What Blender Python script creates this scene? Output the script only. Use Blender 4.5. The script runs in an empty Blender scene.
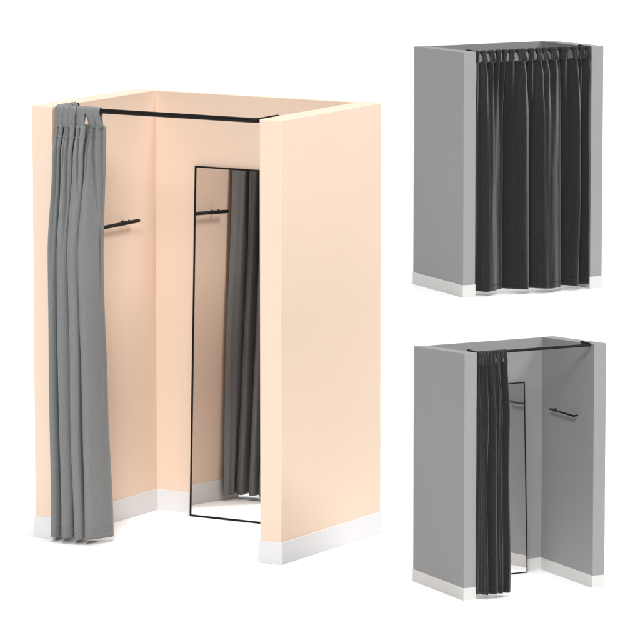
import bpy, bmesh, math
from mathutils import Vector, Matrix, noise

# ------------------------------------------------------------------ scene
S = bpy.context.scene
COL = S.collection
F_PX, PITCH = 5050.6, math.radians(8.269)      # focal length in 640-px units, camera tilt down


def mat(name, base, rough=0.6, spec=0.3, sheen=0.0, sheen_tint=None, sheen_rough=0.4, metallic=0.0, nscale=None,
        bump=0.0, bump_scale=300.0, var=0.0, var_scale=3.0, stretch=(1, 1, 1), hue2=None):
    m = bpy.data.materials.new(name)
    m.use_nodes = True
    nt = m.node_tree
    b = nt.nodes['Principled BSDF']
    b.inputs['Base Color'].default_value = (*base, 1)
    b.inputs['Roughness'].default_value = rough
    b.inputs['Specular IOR Level'].default_value = spec
    b.inputs['Metallic'].default_value = metallic
    if sheen:
        b.inputs['Sheen Weight'].default_value = sheen
        b.inputs['Sheen Roughness'].default_value = sheen_rough
        b.inputs['Sheen Tint'].default_value = (*(sheen_tint or (1, 1, 1)), 1)
    if var or bump:
        tc = nt.nodes.new('ShaderNodeTexCoord')
        mp = nt.nodes.new('ShaderNodeMapping')
        mp.inputs['Scale'].default_value = stretch
        nt.links.new(tc.outputs['Object'], mp.inputs['Vector'])
    if var:
        n = nt.nodes.new('ShaderNodeTexNoise')
        n.inputs['Scale'].default_value = var_scale
        n.inputs['Detail'].default_value = 6
        nt.links.new(mp.outputs['Vector'], n.inputs['Vector'])
        r = nt.nodes.new('ShaderNodeValToRGB')
        lo = [c * (1 - var) for c in base]
        hi = [min(1, c * (1 + var)) for c in (hue2 or base)]
        r.color_ramp.elements[0].position = 0.3
        r.color_ramp.elements[1].position = 0.7
        r.color_ramp.elements[0].color = (*lo, 1)
        r.color_ramp.elements[1].color = (*hi, 1)
        nt.links.new(n.outputs['Fac'], r.inputs['Fac'])
        nt.links.new(r.outputs['Color'], b.inputs['Base Color'])
    if bump:
        n2 = nt.nodes.new('ShaderNodeTexNoise')
        n2.inputs['Scale'].default_value = bump_scale
        n2.inputs['Detail'].default_value = 3
        nt.links.new(mp.outputs['Vector'], n2.inputs['Vector'])
        bp = nt.nodes.new('ShaderNodeBump')
        bp.inputs['Strength'].default_value = bump
        bp.inputs['Distance'].default_value = 0.004
        nt.links.new(n2.outputs['Fac'], bp.inputs['Height'])
        nt.links.new(bp.outputs['Normal'], b.inputs['Normal'])
    return m


M = {
    'floor': mat('floor white', (0.86, 0.86, 0.86), 0.7, 0.1, var=0.01, var_scale=0.4),
    'peach': mat('peach paint', (0.81, 0.630, 0.503), 0.75, 0.25, bump=0.05, bump_scale=220, var=0.015, var_scale=1.2),
    'grey': mat('grey paint', (0.290, 0.290, 0.291), 0.75, 0.25, bump=0.05, bump_scale=220, var=0.02, var_scale=1.2),
    'white': mat('white baseboard', (0.735, 0.73, 0.735), 0.5, 0.3, var=0.01, var_scale=2),
    'warmwhite': mat('warm white baseboard', (0.63, 0.62, 0.61), 0.5, 0.3, var=0.015, var_scale=2),
    'black': mat('black metal', (0.006, 0.0055, 0.0055), 0.55, 0.18, var=0.2, var_scale=20),
    'mirror': mat('mirror glass', (0.90, 0.885, 0.875), 0.0, 0.5, metallic=1.0),
    'backing': mat('mirror backing', (0.05, 0.045, 0.04), 0.8, 0.2, var=0.2, var_scale=10),
    'cloth': mat('grey linen', (0.186, 0.194, 0.197), 0.9, 0.1, sheen=0.22, sheen_rough=0.5, bump=0.16, bump_scale=420,
                 var=0.06, var_scale=150, stretch=(1, 1, 0.4), hue2=(0.196, 0.200, 0.200)),
    'seam': mat('seam thread', (0.25, 0.26, 0.262), 0.9, 0.1, var=0.2, var_scale=90),
    'velvet': mat('charcoal velvet', (0.0145, 0.0145, 0.014), 0.85, 0.1, sheen=0.36, sheen_rough=0.5, sheen_tint=(1, .98, .95),
                  bump=0.55, bump_scale=200, var=0.34, var_scale=110, stretch=(1, 1, 0.4), hue2=(0.0155, 0.0152, 0.0148)),
    'darkseam': mat('dark seam thread', (0.045, 0.045, 0.043), 0.9, 0.1, var=0.2, var_scale=90),
}


# ------------------------------------------------------------------ booths: size and stance
def stance(u, v, d, yaw):
    q = Vector(((u - 320) / F_PX * d, d, -(v - 320) / F_PX * d))
    return Matrix.Rotation(-PITCH, 3, 'X') @ q, math.radians(yaw)


class Booth:
    def __init__(s, W, D, dh, u, v, d, yaw):
        s.W, s.D, s.dh = W, D, dh
        s.H, s.t, s.hb, s.tb = 2.2, 0.121, 0.11, 0.022
        s.p, s.yaw = stance(u, v, d, yaw)


PEACH = Booth(1.450, 0.991, 0.0, 208.4, 534.8, 25.68, -30.26)
CLOSED = Booth(1.416, 0.987, 0.028, 507.1, 286.0, 45.92, 25.91)
OPEN = Booth(1.416, 0.984, 0.068, 508.4, 583.9, 45.22, 25.98)
CAM_H = -PEACH.p.z
for b in (PEACH, CLOSED, OPEN):                 # every booth stands on the one floor
    k = -CAM_H / b.p.z
    b.loc = Vector((b.p.x * k, b.p.y * k, 0))
    b.k = k
    b.mx = Matrix.Translation(b.loc) @ Matrix.Rotation(b.yaw, 4, 'Z') @ Matrix.Scale(k, 4)


# ------------------------------------------------------------------ helpers
def thing(name, label, cat, booth, at, group=None, tilt=0.0):
    """Empty at the base of a thing; at = booth coordinates (x along the front, y into the depth, z up)."""
    o = bpy.data.objects.new(name, None)
    o.empty_display_size = 0.1
    COL.objects.link(o)
    a = Vector(at) - Vector((booth.W / 2, booth.D / 2, 0))
    o.matrix_world = booth.mx @ Matrix.Translation(a) @ Matrix.Rotation(tilt, 4, 'X')
    o['label'], o['category'] = label, cat
    if group:
        o['group'] = group
    o_at[o.name] = Vector(at)
    return o


o_at = {}


def link(name, bm, m, parent, smooth=False, shift=None):
    if shift is not None:
        bmesh.ops.translate(bm, verts=bm.verts, vec=-shift)
    bmesh.ops.recalc_face_normals(bm, faces=bm.faces)
    me = bpy.data.meshes.new(name)
    bm.to_mesh(me)
    bm.free()
    me.materials.append(m)
    if smooth:
        for p in me.polygons:
            p.use_smooth = True
    o = bpy.data.objects.new(name, me)
    COL.objects.link(o)
    o.parent = parent
    return o


def box(bm, x0, x1, y0, y1, z0, z1, zb=None, bevel=0.0, only_top=False, segs=2):
    """box; zb = top height at the far (y1) side."""
    zb = z1 if zb is None else zb
    v = [bm.verts.new(c) for c in ((x0, y0, z0), (x1, y0, z0), (x1, y1, z0), (x0, y1, z0),
                                   (x0, y0, z1), (x1, y0, z1), (x1, y1, zb), (x0, y1, zb))]
    f = [bm.faces.new([v[i] for i in q]) for q in ((3, 2, 1, 0), (4, 5, 6, 7), (0, 1, 5, 4), (1, 2, 6, 5), (2, 3, 7, 6), (3, 0, 4, 7))]
    if bevel:
        es = set()
        for e in {e for ff in f for e in ff.edges}:
            a, b = e.verts
            top = a in v[4:] and b in v[4:]
            if only_top:
                if top and abs(a.co.y - b.co.y) < 1e-6:
                    es.add(e)
            else:
                es.add(e)
        bmesh.ops.bevel(bm, geom=list(es), offset=bevel, segments=segs, affect='EDGES', profile=0.5)


def tube(bm, pts, r, n=14, cap=True):
    pts = [Vector(p) for p in pts]
    rings = []
    up = Vector((0, 0, 1))
    for i, p in enumerate(pts):
        t = (pts[min(i + 1, len(pts) - 1)] - pts[max(i - 1, 0)]).normalized()
        a = t.cross(up)
        if a.length < 1e-3:
            a = Vector((1, 0, 0))
        a.normalize()
        b = a.cross(t).normalized()
        rr = r[i] if isinstance(r, (list, tuple)) else r
        rings.append([bm.verts.new(p + (a * math.cos(2 * math.pi * k / n) + b * math.sin(2 * math.pi * k / n)) * rr) for k in range(n)])
    for A, B in zip(rings, rings[1:]):
        for k in range(n):
            bm.faces.new((A[k], A[(k + 1) % n], B[(k + 1) % n], B[k]))
    if cap:
        bm.faces.new(rings[0][::-1])
        bm.faces.new(rings[-1])


def catmull(P, n):
    """n points evenly spaced along a centripetal-ish Catmull-Rom curve through P (2-D)."""
    P = [Vector(p) for p in P]
    Q = [P[0] * 2 - P[1]] + P + [P[-1] * 2 - P[-2]]
    dense = []
    for i in range(1, len(Q) - 2):
        p0, p1, p2, p3 = Q[i - 1:i + 3]
        d1 = max((p2 - p1).length, 1e-5)
        d0, d2 = max((p1 - p0).length, 1e-5), max((p3 - p2).length, 1e-5)
        m1 = ((p2 - p1) / d1 * d0 + (p1 - p0) / d0 * d1) / (d0 + d1) * d1
        m2 = ((p3 - p2) / d2 * d1 + (p2 - p1) / d1 * d2) / (d1 + d2) * d1
        for k in range(24):
            t = k / 24
            t2, t3 = t * t, t * t * t
            dense.append(p1 * (2 * t3 - 3 * t2 + 1) + m1 * (t3 - 2 * t2 + t) + p2 * (3 * t2 - 2 * t3) + m2 * (t3 - t2))
    dense.append(P[-1])
    # same control index -> same share of the samples, so levels blend fold by fold
    out = []
    for j in range(n):
        s = j / (n - 1) * (len(dense) - 1)
        i = min(int(s), len(dense) - 2)
        out.append(dense[i].lerp(dense[i + 1], s - i))
    return out


def smooth(a, b, x):
    t = max(0.0, min(1.0, (x - a) / (b - a)))
    return t * t * (3 - 2 * t)


# ------------------------------------------------------------------ fitting rooms
def fitting_room(b, paint, skirting, label, skirting_out):
    t = thing('fitting_room', label, 'fitting room', b, (b.W / 2, b.D / 2, 0), 'fitting rooms on the white floor')
    t['kind'] = 'thing'
    sh = Vector((b.W / 2, b.D / 2, 0))
    pr = skirting_out
    zt = lambda y: b.H - b.dh * y / b.D
    for x0, x1 in ((0, b.t), (b.W - b.t, b.W)):
        bm = bmesh.new()
        box(bm, x0, x1, 0, b.D, 0.012, b.H, zt(b.D), bevel=0.0035)
        w = link('side_wall', bm, paint, t, shift=sh)
        bm = bmesh.new()
        box(bm, x0 - pr, x1 + pr, -pr, b.D + pr, 0.0, b.hb, bevel=0.0025)
        link('baseboard', bm, skirting, w, shift=sh)
    bm = bmesh.new()
    box(bm, b.t, b.W - b.t, b.D - b.tb, b.D - 0.001, 0.012, zt(b.D - b.tb) - 0.0015, zt(b.D) - 0.0015, bevel=0.003, only_top=True)
    w = link('back_wall', bm, paint, t, shift=sh)
    bm = bmesh.new()
    box(bm, b.t + pr, b.W - b.t - pr, b.D - b.tb - pr, b.D + pr - 0.001, 0.0, b.hb - 0.0008, bevel=0.0025, only_top=True)
    link('baseboard', bm, skirting, w, shift=sh)
    return t


ROD_Z, ROD_Y, ROD_R = 2.191, 0.012, 0.0122
ROD_IN = 0.019


def rod_path(b):
    xl, xr, yb, r = b.t + ROD_IN, b.W - b.t - ROD_IN, 0.205, 0.045
    pts = [(xl, yb), (xl, ROD_Y + r)]
    for k in range(1, 9):
        a = math.pi + k / 8 * math.pi / 2
        pts.append((xl + r + r * math.cos(a), ROD_Y + r + r * math.sin(a)))
    for k in range(1, 24):
        pts.append((xl + r + (xr - xl - 2 * r) * k / 24, ROD_Y))
    for k in range(0, 9):
        a = -math.pi / 2 + k / 8 * math.pi / 2
        pts.append((xr - r + r * math.cos(a), ROD_Y + r + r * math.sin(a)))
    pts.append((xr, yb))
    return pts


def curtain_rod(b, label):
    sh = Vector((b.W / 2, ROD_Y, ROD_Z))
    t = thing('curtain_rod', label, 'curtain rod', b, sh, 'black curtain rods')
    bm = bmesh.new()
    tube(bm, [(x, y, ROD_Z) for x, y in rod_path(b)], ROD_R, 16)
    o = link('pole', bm, M['black'], t, True, sh)
    for x, s in ((b.t + ROD_IN, -1), (b.W - b.t - ROD_IN, 1)):
        bm = bmesh.new()
        w = x + s * ROD_IN
        tube(bm, [(x, 0.19, ROD_Z), (w - s * 0.004, 0.19, ROD_Z)], 0.008, 12)
        tube(bm, [(w - s * 0.005, 0.19, ROD_Z - 0.018), (w + s * 0.001, 0.19, ROD_Z - 0.018)], 0.021, 20)
        link('wall_bracket', bm, M['black'], t, False, sh)
    return t


def clothes_rail(b, side, y0, y1, z, label):
    """short black bar fixed along a side wall; side 0 = on the left wall, 1 = on the right wall."""
    s = 1 if side == 0 else -1
    wx = b.t if side == 0 else b.W - b.t
    x = wx + s * 0.05
    br = 0.0098 if side == 0 else 0.0088
    sh = Vector((wx, (y0 + y1) / 2, z))
    t = thing('clothes_rail', label, 'clothes rail', b, sh, 'black clothes rails on the side walls')
    bm = bmesh.new()
    n = 12
    tube(bm, [(x, y0 - 0.004, z)] + [(x, y0 + (y1 - y0) * k / n, z) for k in range(n + 1)] + [(x, y1 + 0.004, z)],
         [0.006] + [br] * (n + 1) + [0.006], 14)
    link('bar', bm, M['black'], t, True, sh)
    e = 0.085 if side == 0 else 0.03
    for y in (y0 + e, y1 - e):
        bm = bmesh.new()
        tube(bm, [(wx - s * 0.001, y, z + 0.001), (x, y, z + 0.001)], 0.0065, 12)
        if side == 0:
            tube(bm, [(x - s * 0.004, y, z), (x - s * 0.004, y, z + 0.0135)], 0.005, 12)
        link('wall_bracket', bm, M['black'], t, False, sh)
    return t


def leaning_mirror(b, x0, x1, h, foot, label):
    """framed mirror standing on the floor, its top against the back wall."""
    dep = 0.022
    ylow = b.D - b.tb - foot                     # front face at the floor
    lean = math.asin((foot - dep) / h)
    sh = Vector(((x0 + x1) / 2, ylow, 0.003))
    t = thing('standing_mirror', label, 'mirror', b, sh, 'standing mirrors', tilt=-lean)
    w, fw = (x1 - x0) / 2, 0.0075
    bm = bmesh.new()
    for a in ((-w, -w + fw, 0, h), (w - fw, w, 0, h), (-w + fw, w - fw, 0, fw), (-w + fw, w - fw, h - fw, h)):
        box(bm, a[0], a[1], 0, dep, a[2], a[3])
    link('frame', bm, M['black'], t)
    bm = bmesh.new()
    box(bm, -w + fw, w - fw, 0.004, 0.009, fw, h - fw)
    link('glass', bm, M['mirror'], t)
    bm = bmesh.new()
    box(bm, -w + fw, w - fw, 0.0095, dep - 0.002, fw, h - fw)
    link('backing', bm, M['backing'], t)
    return t


# ------------------------------------------------------------------ curtains
class Sheet:
    """curtain cloth blended between levels; level = (z, control points)."""

    def __init__(s, levels, ztop, zlow, nu, nz, seed, ripple=None, wrinkle=0.004, sway=0.0, tabs=None, sag=0.016):
        s.nu, s.nz = nu, nz
        lv = sorted([(z, catmull(P, nu)) for z, P in levels])
        s.rows = []
        for j in range(nz + 1):
            z = zlow + (ztop - zlow) * (1 - (1 - j / nz) ** 1.0)
            i = 0
            while i < len(lv) - 2 and z > lv[i + 1][0]:
                i += 1
            (za, A), (zb, B) = lv[i], lv[i + 1]
            f = smooth(za, zb, z)
            row = []
            for k in range(nu):
                p = A[k].lerp(B[k], f)
                if ripple:
                    p = ripple(k / (nu - 1), z, p)
                nn = noise.noise(Vector((p.x * 9 + seed, p.y * 9, z * 1.3))) + 0.5 * noise.noise(Vector((p.x * 26 + seed, p.y * 20, z * 4)))
                n2 = noise.noise(Vector((p.x * 7 + seed + 31, p.y * 7, z * 1.1)))
                low = 1 - smooth(1.7, 2.05, z)           # the cloth sways below its heading
                u = k / (nu - 1)
                sx = sway * low * noise.noise(Vector((u * 7 + seed, z * 1.05, 5.5)))
                sy = sway * low * noise.noise(Vector((u * 9 + seed, z * 1.3, 9.5)))
                dz = 0.0
                if tabs and z > ztop - 0.16:             # the heading is drawn up at each tab and sags between them
                    d = min(math.hypot(p.x - a, p.y - b) for a, b in tabs)
                    dz = -sag * smooth(0.012, 0.034, d) * smooth(ztop - 0.16, ztop, z)
                row.append(Vector((p.x + n2 * wrinkle * 0.7 + sx, p.y + nn * wrinkle + sy, z + dz)))
            s.rows.append(row)
        # hem is not dead level
        for k in range(nu):
            dz = 0.006 * noise.noise(Vector((s.rows[0][k].x * 12 + seed, s.rows[0][k].y * 10, 3.3)))
            for j in range(5):
                s.rows[j][k].z += dz * (1 - j / 5)

    def mesh(s):
        bm = bmesh.new()
        V = [[bm.verts.new(p) for p in r] for r in s.rows]
        for j in range(s.nz):
            for k in range(s.nu - 1):
                bm.faces.new((V[j][k], V[j][k + 1], V[j + 1][k + 1], V[j + 1][k]))
        return bm

    def seam(s, z, r=0.0016, off=0.0030):
        j = min(range(len(s.rows)), key=lambda q: abs(s.rows[q][s.nu // 2].z - z))
        row = s.rows[j]
        bm = bmesh.new()
        pts = []
        for k in range(0, s.nu, 2):
            a, c = row[max(k - 1, 0)], row[min(k + 1, s.nu - 1)]
            t = (c - a).normalized()
            pts.append(row[k] + Vector((t.y, -t.x, 0)) * off)
        tube(bm, pts, r, 5)
        return bm


def add_solid(o, th):
    md = o.modifiers.new('thickness', 'SOLIDIFY')
    md.thickness = th
    md.offset = 0


def tab_loop(sheet, cx, cy, ang, w, seed, flare=0.10):
    """cloth tab sewn into the heading: up the front, over the rod, down the back.  ang = direction of the rod in plan."""
    d = Vector((math.cos(ang), math.sin(ang), 0))
    nrm = Vector((d.y, -d.x, 0))                 # outwards, to the front
    c = Vector((cx, cy, ROD_Z))
    R = ROD_R + 0.0035
    near = [p for p in sheet.rows[-1] if abs((p - c).dot(d)) < w * 0.3 and abs((p - c).dot(nrm)) < 0.09]
    foot = max([(p - c).dot(nrm) for p in near] or [0.0]) - 0.007
    zlow = max(p.z for p in sheet.rows[-1]) - ROD_Z
    prof = [(foot, zlow - 0.022), (foot + 0.002, zlow + 0.002), (foot * 0.5 + R * 0.5, zlow * 0.55), (R * 1.05, -0.012)]
    for k in range(0, 9):
        a = k / 8 * math.pi
        prof.append((R * math.cos(a), R * math.sin(a) + 0.001))
    prof += [(-R * 1.05, -0.012), (foot * 0.5 - R * 0.5, zlow * 0.55), (foot - 0.007, zlow + 0.004), (foot - 0.007, zlow - 0.022)]
    bm = bmesh.new()
    rows = []
    for q, (o, z) in enumerate(prof):
        row = []
        for k in range(7):
            u = k / 6 - 0.5
            spread = 1 + flare * math.exp(-((z - zlow) / 0.025) ** 2) - 0.10 * math.exp(-((z - zlow * 0.5) / 0.02) ** 2)
            bow = 0.004 * math.cos(u * 6 + seed) * (1 - smooth(-0.05, 0.0, z))
            row.append(bm.verts.new(c + d * (u * w * spread) + nrm * (o + bow) + Vector((0, 0, z))))
        rows.append(row)
    for A, B in zip(rows, rows[1:]):
        for k in range(6):
            bm.faces.new((A[k], A[k + 1], B[k + 1], B[k]))
    return bm


def curtain(b, label, sheet, cloth, thread, tabs, hem_z, head_z, base, flare=0.10):
    t = thing('curtain', label, 'curtain', b, base, 'fitting room curtains')
    sh = Vector(base)
    o = link('panel', sheet.mesh(), cloth, t, True, sh)
    add_solid(o, 0.0035)
    link('hem_seam', sheet.seam(hem_z), thread, o, True, sh)
    if head_z:
        link('heading_seam', sheet.seam(head_z), thread, o, True, sh)
    for a in tabs:
        q = link('tab', tab_loop(sheet, *a, flare), cloth, t, True, sh)
        add_solid(q, 0.004)
    return t


# --- peach booth: curtain gathered at the left end of its rod
LOW = [(.152, .205), (.166, .180), (.142, .150), (.160, .118), (.137, .075), (.130, .0), (.133, -.040), (.146, -.066), (.162, -.060), (.1712, -.042), (.1655, .00), (.166, .075),
       (.181, .080), (.1845, .0), (.1825, -.030), (.193, -.058), (.212, -.080), (.238, -.066), (.2500, -.044), (.243, .00), (.244, .075), (.259, .08), (.2635, .0), (.2615, -.030),
       (.270, -.054), (.286, -.074), (.304, -.060), (.3130, -.042), (.306, .0), (.308, .07), (.323, .075), (.3275, .0), (.3265, -.020), (.339, -.048), (.358, -.040), (.375, -.008),
       (.392, .040), (.404, .10), (.392, .135)]


def remap(P, x0, x1, y0, ky, dy=None):
    a, c = min(p[0] for p in P), max(p[0] for p in P)
    return [(x0 + (x - a) / (c - a) * (x1 - x0), y0 + ky * y) for x, y in P]


def gathered(x0, x1, y0, ky):
    P = remap(LOW, x0, x1, y0, ky)
    P[:5] = [(.145, .200), (.158, .170), (.138, .140), (.150, .105), (.135, .065)]     # the part that hangs from the return of the rod
    return P


MID = gathered(.126, .378, -.024, 0.80)
HIGH = gathered(.134, .402, -.004, 0.55)
TOPL = gathered(.146, .405, .012, 0.40)
TOPL[:5] = [(.141, .185), (.147, .150), (.136, .125), (.145, .090), (.139, .055)]

CREASES = [(.352, .372, 1.05, .045, .010), (.388, .388, 1.50, .030, .008), (.228, .222, 1.30, .040, .008), (.292, .294, 1.62, .030, .006),
           (.160, .154, 1.20, .026, .007), (.335, .340, 1.70, .026, .006), (.208, .208, 1.82, .022, .005), (.368, .378, .35, .018, .014)]


def ripple_peach(u, z, p):
    y = p.y
    for xt, xb, z0, dep, wd in CREASES:          # gathers that start under the heading and die out downwards
        xc = xt + (xb - xt) * (2.1 - z) / 0.7
        if p.y < 0.04:
            y += dep * smooth(z0, 2.0, z) * math.exp(-((p.x - xc) / wd) ** 2)
    return Vector((p.x, y))


sheet1 = Sheet([(.026, LOW), (.75, gathered(.128, .388, -.018, .90)), (1.45, MID), (1.95, HIGH), (2.124, TOPL)], 2.124, .026, 760, 130, 4.0, ripple_peach, 0.004, 0.010, [(x, ROD_Y) for x in (.170, .210, .245, .294, .340, .383)], 0.010)


def tabs_along(b, xs, w):
    return [(x, ROD_Y, 0.0, w[i] if isinstance(w, (list, tuple)) else w, i * 1.7) for i, x in enumerate(xs)]


tabs1 = tabs_along(PEACH, (.170, .210, .245, .294, .340, .383), (.044, .040, .038, .050, .046, .042))
xl = PEACH.t + ROD_IN
tabs1 += [(xl, .160, -math.pi / 2, .044, 3.), (xl, .108, -math.pi / 2, .044, 5.), (xl, .064, -math.pi / 2, .040, 6.), (xl + .013, ROD_Y + .013, -math.pi / 4, .046, 7.)]

# --- closed booth: curtain drawn right across
W2 = [(.128, .015), (.160, .030), (.188, .010), (.214, -.035), (.240, -.048), (.268, -.032), (.33, .018), (.395, .052), (.424, .064), (.431, .085), (.428, .112),
      (.445, .112), (.480, .070), (.530, -.02), (.580, -.068), (.612, -.072), (.634, -.050), (.640, .00), (.636, .070), (.655, .080), (.690, .045), (.735, -.045), (.775, -.095),
      (.815, -.100), (.880, -.078), (.945, -.045), (.972, -.03), (.980, .03), (.978, .105), (1.000, .108), (1.045, .055), (1.095, -.020), (1.135, -.052), (1.158, -.045),
      (1.166, .0), (1.165, .06), (1.185, .075), (1.215, .04), (1.245, .0), (1.262, -.02), (1.275, .02)]
W2M = [(x, y * 0.85) for x, y in W2]
W2H = [(x, y * 0.6 + .004) for x, y in W2]
W2T = [(x, y * 0.28 + .010) for x, y in W2]
TPX = [475.6, 482.2, 490, 497, 503.5, 510.2, 520, 530, 537.2, 543.5, 552, 563.5, 574, 581, 587.3]
TW = [.036, .044, .050, .044, .044, .050, .085, .050, .046, .046, .068, .090, .050, .046, .044]
xs2 = [(p - 462) / 99.6 for p in TPX]


FADE = [.9, 1.2, .3, 1.5, .7, 1.35, .2, 1.1, 1.5, .5, 1.3, .25, 1.1, .6, 1.4]


def ripple_closed(u, z, p):
    """the heading swings forward at each tab; the small folds die out downwards, each at its own height."""
    i = min(range(len(xs2)), key=lambda q: abs(xs2[q] - p.x))
    lo, hi = xs2[max(i - 1, 0)], xs2[min(i + 1, len(xs2) - 1)]
    half = ((p.x < xs2[i]) and (xs2[i] - lo) or (hi - xs2[i])) / 2 or 0.03
    ph = min(1.0, abs(p.x - xs2[i]) / half)
    j = max(i - 1, 0) if p.x < xs2[i] else min(i + 1, len(xs2) - 1)
    f = FADE[i] + (FADE[j] - FADE[i]) * ph * 0.5
    a = 0.35 * smooth(f, f + 0.9, z) + 0.65 * smooth(1.5, 2.09, z)
    soft = 0.006 * math.sin(p.x * 2 * math.pi / 0.118 + 1.3 * math.sin(p.x * 9) + 0.8 * math.sin(z * 1.7))
    return Vector((p.x, p.y + soft - 0.026 * a * math.cos(ph * math.pi)))


sheet2 = Sheet([(.05, W2), (.8, W2), (1.5, W2M), (1.95, W2H), (2.118, W2T)], 2.118, .043, 760, 110, 11.0, ripple_closed, 0.007, 0.016, [(x, ROD_Y) for x in xs2])
tabs2 = tabs_along(CLOSED, xs2, TW)

# --- open grey booth: curtain gathered at the left
L3 = [(.126, .03), (.134, -.02), (.144, -.02), (.148, .045)]
for xl_, xr_, yf in ((.150, .182, -.05), (.190, .224, -.055), (.230, .308, -.065), (.314, .345, -.05), (.350, .376, -.045)):
    L3 += [(xl_, .03), (xl_ + .006, -.01), (xr_ - .008, yf), (xr_ - .001, yf + .008), (xr_ + .003, -.01), (xr_ + .003, .04)]
L3 += [(.384, .03), (.400, -.035), (.425, -.06), (.445, -.045), (.452, .01)]
L3M = remap(L3, .126, .432, -.002, .85)
L3T = remap(L3, .130, .420, .012, .40)


def ripple_open(u, z, p):
    a = smooth(1.3, 2.08, z) * 0.012
    return Vector((p.x, p.y + a * math.sin(u * 2 * math.pi * 9)))


sheet3 = Sheet([(.05, L3), (.9, L3M), (1.6, L3M), (2.108, L3T)], 2.108, .043, 640, 110, 23.0, ripple_open, 0.006, 0.020, [(x, ROD_Y) for x in (.146, .180, .214, .250, .290, .328, .366, .402)])
tabs3 = tabs_along(OPEN, (.146, .180, .214, .250, .290, .328, .366, .402), .033)

# ------------------------------------------------------------------ build
fl = bmesh.new()
box(fl, -150, 150, -60, 240, -0.2, 0.0)
floor = link('floor', fl, M['floor'], None)
floor['kind'] = 'structure'

fitting_room(PEACH, M['peach'], M['white'], 'large peach fitting room with white baseboards and a grey curtain at its left', 0.007)
fitting_room(CLOSED, M['grey'], M['warmwhite'], 'small grey fitting room closed off by a charcoal curtain, upper right', 0.0035)
fitting_room(OPEN, M['grey'], M['warmwhite'], 'small grey fitting room standing open with a mirror and clothes rail inside, lower right', 0.0035)

curtain_rod(PEACH, 'black curtain rod across the front of the peach fitting room')
curtain_rod(CLOSED, 'black curtain rod carrying the fully drawn charcoal curtain')
curtain_rod(OPEN, 'black curtain rod across the open grey fitting room')

curtain(PEACH, 'pale grey tab top curtain gathered at the left of the peach fitting room', sheet1, M['cloth'], M['seam'], tabs1, .082, 2.062, (.26, .0, .034), -0.16)
curtain(CLOSED, 'wide charcoal curtain drawn right across a grey fitting room', sheet2, M['velvet'], M['darkseam'], tabs2, .105, None, (.71, .0, .055))
curtain(OPEN, 'narrow charcoal curtain bunched at the left of the open grey fitting room', sheet3, M['velvet'], M['darkseam'], tabs3, .105, None, (.3, .0, .052))

leaning_mirror(PEACH, .372, 1.0, 1.82, .085, 'tall black framed mirror leaning on the peach back wall')
leaning_mirror(OPEN, .53, 1.105, 1.735, .095, 'tall black framed mirror leaning on the grey back wall beside the bunched curtain')

clothes_rail(PEACH, 0, .28, .725, 1.55, 'short black clothes rail on the peach side wall right of the pale curtain')
clothes_rail(OPEN, 1, .265, .72, 1.515, 'short black clothes rail on the right hand grey wall')

# ------------------------------------------------------------------ light
w = bpy.data.worlds.new('World')
S.world = w
w.use_nodes = True
w.node_tree.nodes['Background'].inputs['Color'].default_value = (1, 1, 1, 1)
w.node_tree.nodes['Background'].inputs['Strength'].default_value = 0.06


def lamp(name, strength, az, el, angle, color=(1, 1, 1)):
    """parallel lamp; az = degrees to the right of the camera's view axis, seen from the booths; el = height."""
    l = bpy.data.lights.new(name, 'SUN')
    l.energy, l.angle, l.color = strength, math.radians(angle), color
    o = bpy.data.objects.new(name, l)
    a, e = math.radians(az), math.radians(el)
    to = Vector((math.sin(a) * math.cos(e), -math.cos(a) * math.cos(e), math.sin(e)))
    o.rotation_euler = to.to_track_quat('Z', 'Y').to_euler()
    o.location = (0, 30, 12)
    COL.objects.link(o)


lamp('floor_whitening_lamp', 2.7, 0, 90, 16)  # added unseen source, shines straight down so the floor washes out to white
lamp('front_lamp', 2.15, -6, 31, 14, (1, .998, .99))
lamp('side_lamp', 1.4, 65, 45, 16, (1, .998, .99))

# ------------------------------------------------------------------ camera
cd = bpy.data.cameras.new('camera')
cam = bpy.data.objects.new('camera', cd)
COL.objects.link(cam)
cd.sensor_width = 36
cd.lens = F_PX / 640 * 36
cd.clip_start, cd.clip_end = 0.5, 1000
cam.location = (0, 0, CAM_H)
cam.rotation_euler = (math.pi / 2 - PITCH, 0, 0)
S.camera = cam

S.view_settings.view_transform = 'Standard'
S.view_settings.look = 'None'
S.view_settings.exposure = 0
S.view_settings.gamma = 1
S.render.engine = 'CYCLES'
S.cycles.max_bounces = 10
S.cycles.diffuse_bounces = 5
print('CAM_H', CAM_H, [(round(b.k, 3), tuple(round(c, 2) for c in b.loc)) for b in (PEACH, CLOSED, OPEN)])
